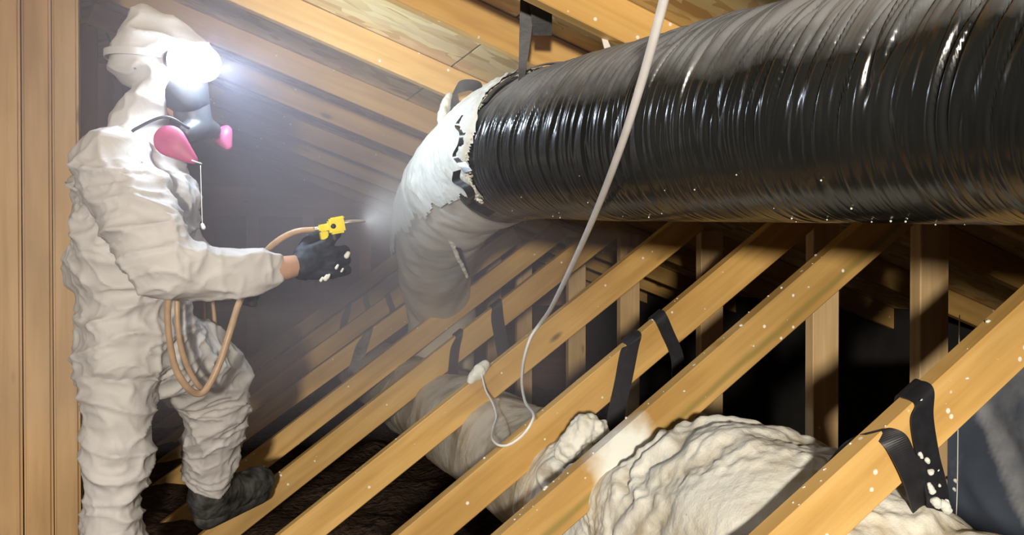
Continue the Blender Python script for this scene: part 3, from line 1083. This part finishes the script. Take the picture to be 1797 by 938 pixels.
# off-white foamed loop at the very top beside the duct
o = ribbon('hanging_strap', [(P(1050, 48, 2.0), RIGHT * 0.004), (P(1058, 62, 1.99), RIGHT * 0.005), (P(1066, 84, 1.97), RIGHT * 0.007), (P(1072, 100, 1.95), RIGHT * 0.008)], M_CABLE, 0.004)
tag(o, 'short pale strap end between a rafter and the top of the duct', 'strap', RG)

# ------------------------------------------------------------------ plastic sheet at the right
vs, fs = [], []
SX, SZ = 60, 50
for j in range(SZ + 1):
    for i in range(SX + 1):
        x = 1.93 + 0.9 * i / SX
        z = -1.05 + 0.74 * j / SZ
        y = 2.04 + 0.05 * noise.noise(Vector((x * 4 + z * 3, z * 2, 1))) + 0.02 * noise.noise(Vector((x * 14 + z * 9, z * 5, 4)))
        vs.append((x, y, z))
for j in range(SZ):
    for i in range(SX):
        a = j * (SX + 1) + i
        fs.append((a, a + 1, a + SX + 2, a + SX + 1))
o = link('plastic_sheet', mesh_from(vs, fs), M_SHEET); recentre(o)


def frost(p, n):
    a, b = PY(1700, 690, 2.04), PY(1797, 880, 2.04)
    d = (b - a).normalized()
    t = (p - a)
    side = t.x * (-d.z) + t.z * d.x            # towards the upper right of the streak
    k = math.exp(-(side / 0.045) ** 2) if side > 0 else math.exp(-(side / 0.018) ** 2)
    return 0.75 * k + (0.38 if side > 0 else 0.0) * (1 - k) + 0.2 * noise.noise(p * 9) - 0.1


paint(o, 'frost', frost)
md = o.modifiers.new('thickness', 'SOLIDIFY'); md.thickness = 0.002
tag(o, 'dusty blue grey plastic sheet hanging behind the nearest board at the right edge', 'sheet')

# ------------------------------------------------------------------ the worker
person = empty('person', P(205, 1180, 2.38), 'person in a hooded white coverall leaning on a raised leg, aiming a spray gun', 'person')
yl = math.radians(14)
F_ = (RIGHT * math.cos(yl) + FWD * math.sin(yl)).normalized()      # where the body faces
S_ = (RIGHT * math.sin(yl) - FWD * math.cos(yl)).normalized()      # its right side, towards the camera


def E(px, py, d, f, s, u):
    return (P(px, py, d), ell(F_, f, S_, s, UP, u))


def C(px, py, d, r):
    return (P(px, py, d), r)


def chain(*pts):
    return [[pts[i], pts[i + 1]] for i in range(len(pts) - 1)]


# continuous body under the clothes
body = []
body += chain(E(232, 300, 2.40, .10, .17, .06), E(236, 360, 2.40, .12, .15, .12), E(226, 490, 2.42, .105, .14, .08), E(228, 590, 2.44, .11, .15, .09))
body += chain(C(238, 260, 2.41, .052), C(256, 190, 2.41, .048), C(278, 150, 2.40, .048))
body += [[E(286, 122, 2.40, .082, .066, .088), E(318, 168, 2.40, .034, .046, .05)], [C(330, 196, 2.40, .030), E(318, 165, 2.40, .055, .052, .07)],
         [C(336, 150, 2.40, .010), C(348, 168, 2.40, .013)], [C(340, 172, 2.40, .02), C(336, 192, 2.40, .018)], [C(350, 130, 2.385, .012), C(350, 130, 2.415, .012)],
         [C(272, 140, 2.345, .014), C(268, 156, 2.345, .010)], [C(272, 140, 2.455, .014), C(268, 156, 2.455, .010)]]
body += chain(C(208, 300, 2.24, .062), C(290, 465, 2.17, .045), C(400, 482, 2.22, .040), C(498, 470, 2.285, .031), C(540, 462, 2.33, .026))
body += chain(C(240, 300, 2.57, .06), C(320, 440, 2.62, .042), C(380, 490, 2.58, .034), C(405, 497, 2.56, .03))
body += chain(C(215, 600, 2.38, .095), C(206, 790, 2.35, .055), C(197, 900, 2.36, .045), C(200, 1110, 2.38, .04), C(225, 1145, 2.38, .035))
body += chain(C(258, 610, 2.48, .09), C(362, 660, 2.74, .065), C(368, 745, 2.83, .05), C(364, 840, 2.95, .034), C(390, 866, 3.0, .03))
b = skin('body', body, 0.009, 3, M_SKIN, person)


def creases(p, n):
    v = p
    d = 0.0
    warp = Vector((noise.noise(v * 4 + Vector((3, 1, 7))), noise.noise(v * 4 + Vector((9, 4, 2))), noise.noise(v * 4))) * 0.06
    q = v + warp
    r1 = 1 - abs(noise.noise(Vector((q.x * 4.0 + q.z * 2.5, q.y * 4.0, q.z * 10.5))))
    r2 = 1 - abs(noise.noise(Vector((q.x * 10 - q.z * 6, q.y * 9, q.z * 22.0)) + Vector((5, 5, 5))))
    r3 = 1 - abs(noise.noise(q * 7.0 + Vector((1, 8, 2))))
    r4 = 1 - abs(noise.noise(q * 19.0 + Vector((4, 1, 2))))
    return 0.018 * (r1 ** 5 - 0.4) + 0.009 * (r2 ** 6 - 0.3) + 0.010 * (r3 ** 8 - 0.25) + 0.004 * (r4 ** 6 - 0.25)


suit = []
suit += [[E(225, 275, 2.40, .105, .19, .05), E(238, 345, 2.39, .155, .19, .12)], [E(238, 345, 2.39, .155, .19, .12), E(226, 470, 2.41, .14, .18, .07)],
         [E(238, 345, 2.39, .150, .19, .10), E(226, 492, 2.41, .150, .195, .052)], [E(226, 470, 2.41, .13, .18, .07), E(232, 570, 2.43, .128, .17, .08)], [E(232, 560, 2.43, .135, .18, .08), E(225, 620, 2.42, .13, .18, .08)],
         [C(180, 330, 2.36, .072), C(190, 440, 2.36, .070)], [C(236, 262, 2.40, .075), E(240, 300, 2.40, .12, .16, .06)], [C(305, 530, 2.42, .04), C(300, 600, 2.44, .06)]]
suit += chain(C(200, 298, 2.24, .098), C(245, 385, 2.18, .094), C(295, 462, 2.15, .083), C(345, 478, 2.18, .073), C(428, 480, 2.235, .066), C(468, 474, 2.27, .045))
suit += chain(C(240, 300, 2.56, .085), C(320, 435, 2.62, .068), C(372, 486, 2.58, .05))
suit += chain(C(212, 600, 2.38, .105), C(206, 700, 2.36, .090), C(207, 800, 2.35, .083), C(196, 880, 2.36, .070), C(199, 960, 2.37, .076), C(200, 1120, 2.38, .066))
suit += chain(C(262, 612, 2.47, .125), C(325, 628, 2.62, .122), C(370, 668, 2.75, .112), C(376, 742, 2.83, .098), C(368, 800, 2.88, .083), C(366, 846, 2.94, .062))
skin('coverall', suit, 0.006, 9, M_SUIT, person, creases)


def hoodcrease(p, n):
    r = 1 - abs(noise.noise(Vector((p.x * 7, p.y * 7, p.z * 13)) + Vector((2, 2, 2))))
    r2 = 1 - abs(noise.noise(p * 17))
    return 0.013 * (r ** 4 - 0.3) + 0.006 * (r2 ** 4 - 0.3)


def EH(px, py, d, f, s, u):
    return (P(px, py, d), ell(F_, f, S_, s, UP, u))


hood = [[EH(243, 100, 2.40, .072, .098, .085), EH(256, 28, 2.40, .028, .045, .030), EH(338, 92, 2.40, .045, .085, .038)],
        [EH(243, 100, 2.40, .072, .098, .085), EH(288, 140, 2.40, .048, .096, .045)],
        [EH(342, 92, 2.40, .030, .088, .030), EH(282, 140, 2.40, .050, .096, .045)],
        [EH(276, 160, 2.40, .046, .092, .045), EH(243, 215, 2.40, .07, .085, .05)],
        [EH(243, 215, 2.40, .07, .085, .05), EH(238, 262, 2.40, .085, .11, .04)]]
skin('hood', hood, 0.006, 4, M_SUIT, person, hoodcrease)

# gloves: palm, four separate fingers round the grip, thumb over its back
def glove_hulls(o, ax, dep, up, s=1.0, mirror=False):
    """ax: along the forearm to the knuckles; dep: towards the back of the hand; up: thumb side"""
    def V(a, d, u):
        return o + (ax * a + dep * d + up * u) * s
    h = [[(V(-0.030, 0, -0.003), 0.033 * s), (V(-0.012, 0, 0), 0.031 * s)]]
    for k, (u, L1, L2, L3) in enumerate(((0.033, 0.040, 0.024, 0.020), (0.011, 0.044, 0.028, 0.022), (-0.012, 0.041, 0.026, 0.021), (-0.034, 0.034, 0.021, 0.018))):
        kn = V(0.038 - 0.006 * abs(k - 1), 0.010, u)
        h.append([(V(-0.018, 0.004, u * 0.6), 0.018 * s), (kn, 0.0125 * s)])
        if k == 0:      # index finger reaches up to the trigger
            a1 = V(0.058, 0.004, 0.052); a2 = V(0.056, -0.012, 0.068); a3 = V(0.042, -0.022, 0.070)
        else:
            a1 = V(0.038 + L1 * 0.72, -0.008, u); a2 = V(0.038 + L1 * 0.62, -0.008 - L2, u - 0.001); a3 = V(0.030, -0.018 - L2, u - 0.002)
        h += [[(kn, 0.0125 * s), (a1, 0.0112 * s)], [(a1, 0.0112 * s), (a2, 0.0102 * s)], [(a2, 0.0102 * s), (a3, 0.009 * s)]]
    h += [[(V(-0.03, -0.006, 0.022), 0.017 * s), (V(-0.002, -0.018, 0.050), 0.0135 * s)], [(V(-0.002, -0.018, 0.050), 0.0135 * s), (V(0.026, -0.030, 0.058), 0.0115 * s)],
          [(V(0.026, -0.030, 0.058), 0.0115 * s), (V(0.046, -0.038, 0.050), 0.010 * s)]]
    return h


hand_o = P(556, 458, 2.335)
ax = (P(600, 448, 2.36) - P(520, 466, 2.31)).normalized()
depv = -FWD + RIGHT * 0.05
depv = (depv - ax * depv.dot(ax)).normalized()
upv = ax.cross(depv)
if upv.z < 0:
    upv = -upv
gl = skin('glove', glove_hulls(hand_o, ax, depv, upv, 1.16), 0.003, 2, M_GLOVE, person, lambda p, n: 0.0012 * noise.noise(p * 90))
for (px, py, r) in ((608, 449, .007), (571, 489, .006), (563, 492, .004), (590, 470, .004), (599, 476, .003), (575, 487, .004)):
    k = skin('foam_bit', [[(P(px, py, 2.285 if px < 600 else 2.33), r), (P(px + 3, py - 5, 2.285 if px < 600 else 2.33), r * 0.8)]], 0.0016, 1, M_FOAM)
    k.parent = gl
    k.location = k.location - gl.location - person.location
hand2 = P(412, 500, 2.56)
skin('glove', glove_hulls(hand2, (RIGHT * 0.9 + UP * -0.3).normalized(), FWD, UP, 0.95), 0.004, 2, M_GLOVE, person)

# boots
def boot_hulls(heel, toe, ankle, r=0.045):
    d = toe - heel
    return [[(heel, r * 0.9), (heel + d * 0.45, r * 0.92)], [(heel + d * 0.45, r * 0.92), (toe, r * 0.85)], [(heel + Vector((0, 0, 0.02)), r), (ankle, r * 0.95)], [(heel + d * 0.4 + Vector((0, 0, 0.02)), r * 0.9), (ankle, r)]]


scuff = lambda p, n: 0.004 * noise.noise(p * 30) + 0.003 * noise.noise(p * 75)
bt = skin('boot', boot_hulls(P(364, 884, 2.97), P(454, 844, 3.18), P(366, 862, 2.95), 0.064), 0.006, 3, M_BOOT, person, scuff)
sole = [(P(363, 906, 2.97), 0.042), (P(454, 864, 3.18), 0.040)]
skin('sole', [[sole[0], sole[1]]], 0.006, 1, M_BOOT, bt).location -= person.location
skin('boot', boot_hulls(P(190, 1165, 2.38), P(280, 1170, 2.42), P(200, 1120, 2.38), 0.05), 0.007, 3, M_BOOT, person, scuff)

# headlamp
hl = empty('headlamp', HEADLAMP, 'blazing white headlamp strapped to the front of the hood', 'headlamp')
lamp_side = FACE_DIR.cross(UP).normalized()
lamp_up = lamp_side.cross(FACE_DIR).normalized()
sk = lambda name, hulls, vox, mat, par, disp=None, sm=2: skin(name, hulls, vox, sm, mat, par, disp)
sk('housing', [[(HEADLAMP - FACE_DIR * 0.030, ell(FACE_DIR, .016, lamp_side, .040, lamp_up, .028)), (HEADLAMP - FACE_DIR * 0.005, ell(FACE_DIR, .016, lamp_side, .050, lamp_up, .036))]], 0.004, M_DARKMETAL, hl)
sk('lens', [[(HEADLAMP + FACE_DIR * 0.016, ell(FACE_DIR, .050, lamp_side, .070, lamp_up, .052)), (HEADLAMP + FACE_DIR * 0.046, ell(FACE_DIR, .050, lamp_side, .060, lamp_up, .048))]], 0.004, M_LENS, hl)
band = []
for q in range(13):
    a = math.pi * 2 * q / 12
    c = P(268, 106, 2.40) + F_ * math.cos(a) * 0.118 + S_ * math.sin(a) * 0.104 - UP * 0.01 * math.cos(a)
    band.append((c, UP * 0.009))
ribbon('head_band', band, M_SUIT, 0.003, parent=hl)

# respirator with two magenta filters
rp = empty('respirator', P(342, 218, 2.38), 'dark face respirator with magenta filter pads below the headlamp', 'respirator')
sk('visor', [[E(306, 152, 2.40, .078, .082, .052), E(332, 185, 2.40, .050, .064, .038)], [E(334, 180, 2.40, .050, .064, .038), E(334, 120, 2.40, .04, .068, .02)]], 0.005, M_VISOR, rp)
sk('face_piece', [[C(335, 190, 2.40, .050), C(350, 222, 2.40, .036)], [C(350, 222, 2.40, .036), C(330, 232, 2.36, .026)], [C(350, 222, 2.40, .036), C(372, 228, 2.45, .024)]], 0.005, M_GREYRUBBER, rp)
vd = (P(303, 253, 2.3)).normalized()
al = (P(340, 282, 2.3) - P(285, 240, 2.3)).normalized()
pe = al.cross(vd).normalized()
sk('filter_pad', [[(P(298, 247, 2.29), ell(al, .043, pe, .040, vd, .016)), (P(340, 281, 2.30), ell(al, .010, pe, .012, vd, .008))]], 0.004, M_PINK, rp)
sk('filter_pad', [[(P(392, 236, 2.50), ell(al, .022, pe, .030, vd, .02)), (P(400, 256, 2.50), ell(al, .012, pe, .014, vd, .01))]], 0.005, M_PINK, rp)
tube('head_strap', [P(332, 225, 2.33), P(290, 205, 2.29), P(240, 225, 2.295), P(228, 235, 2.30)], 0.004, M_GREYRUBBER, 8, 24, rp)
tube('filter_wire', [P(336, 281, 2.285), P(345, 284, 2.29), P(354, 287, 2.30)], 0.0018, M_WHITEPL, 6, 8, rp)
tube('dangling_cord', [P(352, 290, 2.36), P(353, 330, 2.36), P(355, 392, 2.36)], 0.0011, M_CABLE, 6, 20, rp)
sk('cord_bead', [[C(355, 394, 2.36, .005), C(357, 399, 2.36, .006)]], 0.002, M_WHITEPL, rp)

# ------------------------------------------------------------------ spray gun and hose
gun = empty('spray_gun', P(580, 400, 2.34), 'yellow spray gun with a steel nozzle held in the gloved hand', 'spray gun')
gx = (P(640, 388, 2.37) - P(560, 402, 2.33)).normalized()
gz = (UP - gx * UP.dot(gx)).normalized()
gy = gz.cross(gx)


def gbox(name, c, sx, sy, sz, mat, parent, bevel=0.003):
    bm = bmesh.new(); bmesh.ops.create_cube(bm, size=1.0)
    for v in bm.verts:
        v.co = Vector((v.co.x * sx, v.co.y * sy, v.co.z * sz))
    bmesh.ops.bevel(bm, geom=list(bm.edges), offset=bevel, segments=2, affect='EDGES')
    me = bpy.data.meshes.new(name); bm.to_mesh(me); bm.free()
    o = link(name, me, mat)
    o.rotation_euler = Matrix((gx, gy, gz)).transposed().to_euler()
    o.location = Vector(c)
    o.parent = parent
    o.location = Vector(c) - parent.location
    return o


gbox('receiver', P(590, 396, 2.335), 0.040, 0.034, 0.040, M_YELLOW, gun, 0.005)
gbox('top_rail', P(591, 383, 2.335), 0.036, 0.026, 0.008, M_YELLOW, gun)
gbox('rear_body', P(569, 399, 2.335), 0.030, 0.028, 0.018, M_YELLOW, gun)
gbox('grip', P(571, 424, 2.345), 0.020, 0.026, 0.058, M_YELLOW, gun)
gbox('trigger', P(586, 412, 2.335), 0.008, 0.010, 0.030, M_DARKMETAL, gun)
tube('pivot', [P(583, 397, 2.335) - gy * 0.021, P(583, 397, 2.335) + gy * 0.021], 0.0065, M_DARKMETAL, 16, 4, gun)
tube('nozzle', [(P(603, 391, 2.34), .0055), (P(615, 389, 2.345), .0055), (P(624, 388, 2.35), .0045), (P(634, 388, 2.355), .004), (P(641, 388, 2.36), .0025)], 0.004, M_METAL, 12, 30, gun)
tube('hose_fitting', [P(561, 401, 2.335), P(545, 403, 2.335)], 0.0065, M_METAL, 12, 6, gun)

hs = empty('spray_hose', P(350, 690, 2.3), 'tan hose from the spray gun looping in front of the raised thigh', 'hose')
tube('hose_line', [(P(553, 402, 2.335), .0066), (P(520, 406, 2.335), .0078), (P(488, 422, 2.35), .0085), (P(464, 446, 2.38), .0085), (P(440, 490, 2.42), .0085), (P(420, 530, 2.40), .0088), (P(404, 580, 2.37), .009), (P(384, 640, 2.36), .009),
                   (P(362, 682, 2.34), .009), (P(345, 690, 2.32), .009), (P(326, 676, 2.29), .009), (P(308, 645, 2.27), .0085), (P(298, 600, 2.25), .008), (P(294, 550, 2.235), .008), (P(300, 510, 2.23), .008), (P(318, 470, 2.26), .008)], 0.009, M_HOSE, 12, 150, hs)
tube('hose_line', [(P(316, 480, 2.28), .007), (P(311, 525, 2.26), .007), (P(312, 570, 2.26), .007), (P(318, 610, 2.275), .007), (P(330, 645, 2.295), .007), (P(345, 672, 2.315), .007), (P(352, 680, 2.335), .007)], 0.007, M_HOSE, 10, 60, hs)
o = tube('signal_cord', [P(352, 500, 2.70), P(357, 540, 2.70), P(358, 600, 2.72)], 0.006, M_HOSE, 8, 24)
tag(o, 'thin tan cord hanging behind the raised thigh, left of its twin', 'cord', 'thin cords behind the thigh')
o = tube('signal_cord', [P(368, 500, 2.68), P(375, 545, 2.68), P(380, 610, 2.7)], 0.006, M_HOSE, 8, 24)
tag(o, 'thin tan cord hanging behind the raised thigh, right of its twin', 'cord', 'thin cords behind the thigh')

# ------------------------------------------------------------------ foam flecks lying on the boards
random.seed(21)
bmF = bmesh.new()
for k in range(120):
    ti = random.choice((0, 0, 0, 1, 1, 1, 2, 2, 3, 4))
    Y, ax_, az_, sl_ = DIAG[ti]
    x = random.uniform(0.2 if ti > 1 else 0.5, 1.45)
    onface = random.random() < 0.35
    z = diag_top(ti, x)
    if onface:
        c = Vector((x, Y - 0.0005, z - random.uniform(0.01, 0.1)))
    else:
        c = Vector((x, Y + random.uniform(0.003, 0.035), z + 0.0005))
    r = random.choice((0.0009, 0.0012, 0.0014, 0.0018, 0.0035)) * (0.7 if onface else 1.0)
    m4 = Matrix.Translation(c) @ Matrix.Diagonal((r * random.uniform(0.8, 2.0), r, r, 1))
    bmesh.ops.create_icosphere(bmF, subdivisions=1, radius=1.0, matrix=m4)
for k in range(26):                       # and a few stuck to the duct's underside
    i = random.randint(250, TEAR - 10)
    t, sd, up = fr_t[i]
    ph = random.uniform(3.6, 4.6)
    nr = sd * math.cos(ph) + up * math.sin(ph)
    r = random.uniform(0.0006, 0.0018)
    bmesh.ops.create_icosphere(bmF, subdivisions=1, radius=1.0, matrix=Matrix.Translation(mpath[i] + nr * (R0 + 0.002)) @ Matrix.Diagonal((r, r, r, 1)))
me = bpy.data.meshes.new('foam_flecks'); bmF.to_mesh(me); bmF.free()
o = link('foam_flecks', me, M_FOAM, kind='stuff')
tag(o, 'white foam flecks scattered over the near diagonal boards', 'foam flecks')


# ------------------------------------------------------------------ haze and spray
def volume_mat(name, col, dens, aniso, radial=None):
    m, nt = new_mat(name)
    v = N(nt, 'ShaderNodeVolumeScatter')
    v.inputs['Color'].default_value = (*col, 1)
    v.inputs['Density'].default_value = dens
    v.inputs['Anisotropy'].default_value = aniso
    o = N(nt, 'ShaderNodeOutputMaterial')
    L(nt, v.outputs[0], o.inputs['Volume'])
    return m, nt, v


mh, _, _ = volume_mat('overspray_haze', (0.88, 0.85, 1.0), 0.205, 0.1)
hz = box('haze', (-1.6, 1.95, -0.40), (1.02, WY - 0.05, 1.1), mh)
hz['kind'] = 'stuff'
tag(hz, 'pale overspray haze filling the attic around the worker', 'haze')

ms, nt, v = volume_mat('spray_mist', (0.95, 0.96, 1.0), 6.0, 0.2)
tc = N(nt, 'ShaderNodeTexCoord')
sx = N(nt, 'ShaderNodeSeparateXYZ'); L(nt, tc.outputs['Object'], sx.inputs[0])
# cone along local +X: density falls with distance from the tip and from the axis
ln = N(nt, 'ShaderNodeVectorMath', operation='LENGTH')
cb = N(nt, 'ShaderNodeCombineXYZ'); L(nt, sx.outputs[1], cb.inputs[1]); L(nt, sx.outputs[2], cb.inputs[2]); L(nt, cb.outputs[0], ln.inputs[0])
dv = N(nt, 'ShaderNodeMath', operation='DIVIDE'); L(nt, ln.outputs[1], dv.inputs[0])
ax2 = N(nt, 'ShaderNodeMath', operation='ADD'); ax2.inputs[1].default_value = 0.01; L(nt, sx.outputs[0], ax2.inputs[0]); L(nt, ax2.outputs[0], dv.inputs[1])
edge = N(nt, 'ShaderNodeMapRange'); edge.inputs[1].default_value = 0.34; edge.inputs[2].default_value = 0.05; edge.inputs[3].default_value = 0.0; edge.inputs[4].default_value = 1.0
L(nt, dv.outputs[0], edge.inputs[0])
inv = N(nt, 'ShaderNodeMath', operation='DIVIDE'); inv.inputs[0].default_value = 1.9
ax3 = N(nt, 'ShaderNodeMath', operation='ADD'); ax3.inputs[1].default_value = 0.05; L(nt, sx.outputs[0], ax3.inputs[0]); L(nt, ax3.outputs[0], inv.inputs[1])
nz = N(nt, 'ShaderNodeTexNoise', i_Scale=9.0, i_Detail=3.0); L(nt, tc.outputs['Object'], nz.inputs[0])
mu = N(nt, 'ShaderNodeMath', operation='MULTIPLY'); L(nt, edge.outputs[0], mu.inputs[0]); L(nt, inv.outputs[0], mu.inputs[1])
mu2 = N(nt, 'ShaderNodeMath', operation='MULTIPLY'); L(nt, mu.outputs[0], mu2.inputs[0]); L(nt, nz.outputs[0], mu2.inputs[1])
L(nt, mu2.outputs[0], v.inputs['Density'])
tip, end = P(641, 388, 2.36), P(722, 372, 2.95)
axis = (end - tip)
bm = bmesh.new()
lnx = axis.length
rings = [(0.0, 0.003), (0.1, 0.04), (lnx * 0.6, 0.6 * lnx * 0.36), (lnx, lnx * 0.36)]
vv = []
for x, r in rings:
    vv.append([bm.verts.new((x, r * math.cos(k / 24 * 2 * math.pi), r * math.sin(k / 24 * 2 * math.pi))) for k in range(24)])
for a, b in zip(vv, vv[1:]):
    for k in range(24):
        bm.faces.new((a[k], a[(k + 1) % 24], b[(k + 1) % 24], b[k]))
bm.faces.new(vv[0]); bm.faces.new(vv[-1])
bmesh.ops.recalc_face_normals(bm, faces=list(bm.faces))
me = bpy.data.meshes.new('spray_mist'); bm.to_mesh(me); bm.free()
o = link('spray_mist', me, ms, kind='stuff')
o.location = tip
o.rotation_euler = axis.to_track_quat('X', 'Z').to_euler()
tag(o, 'cone of white foam mist between the nozzle and the duct', 'spray')

SC.cycles.use_denoising = True
SC.cycles.volume_bounces = 1
SC.cycles.max_bounces = 8
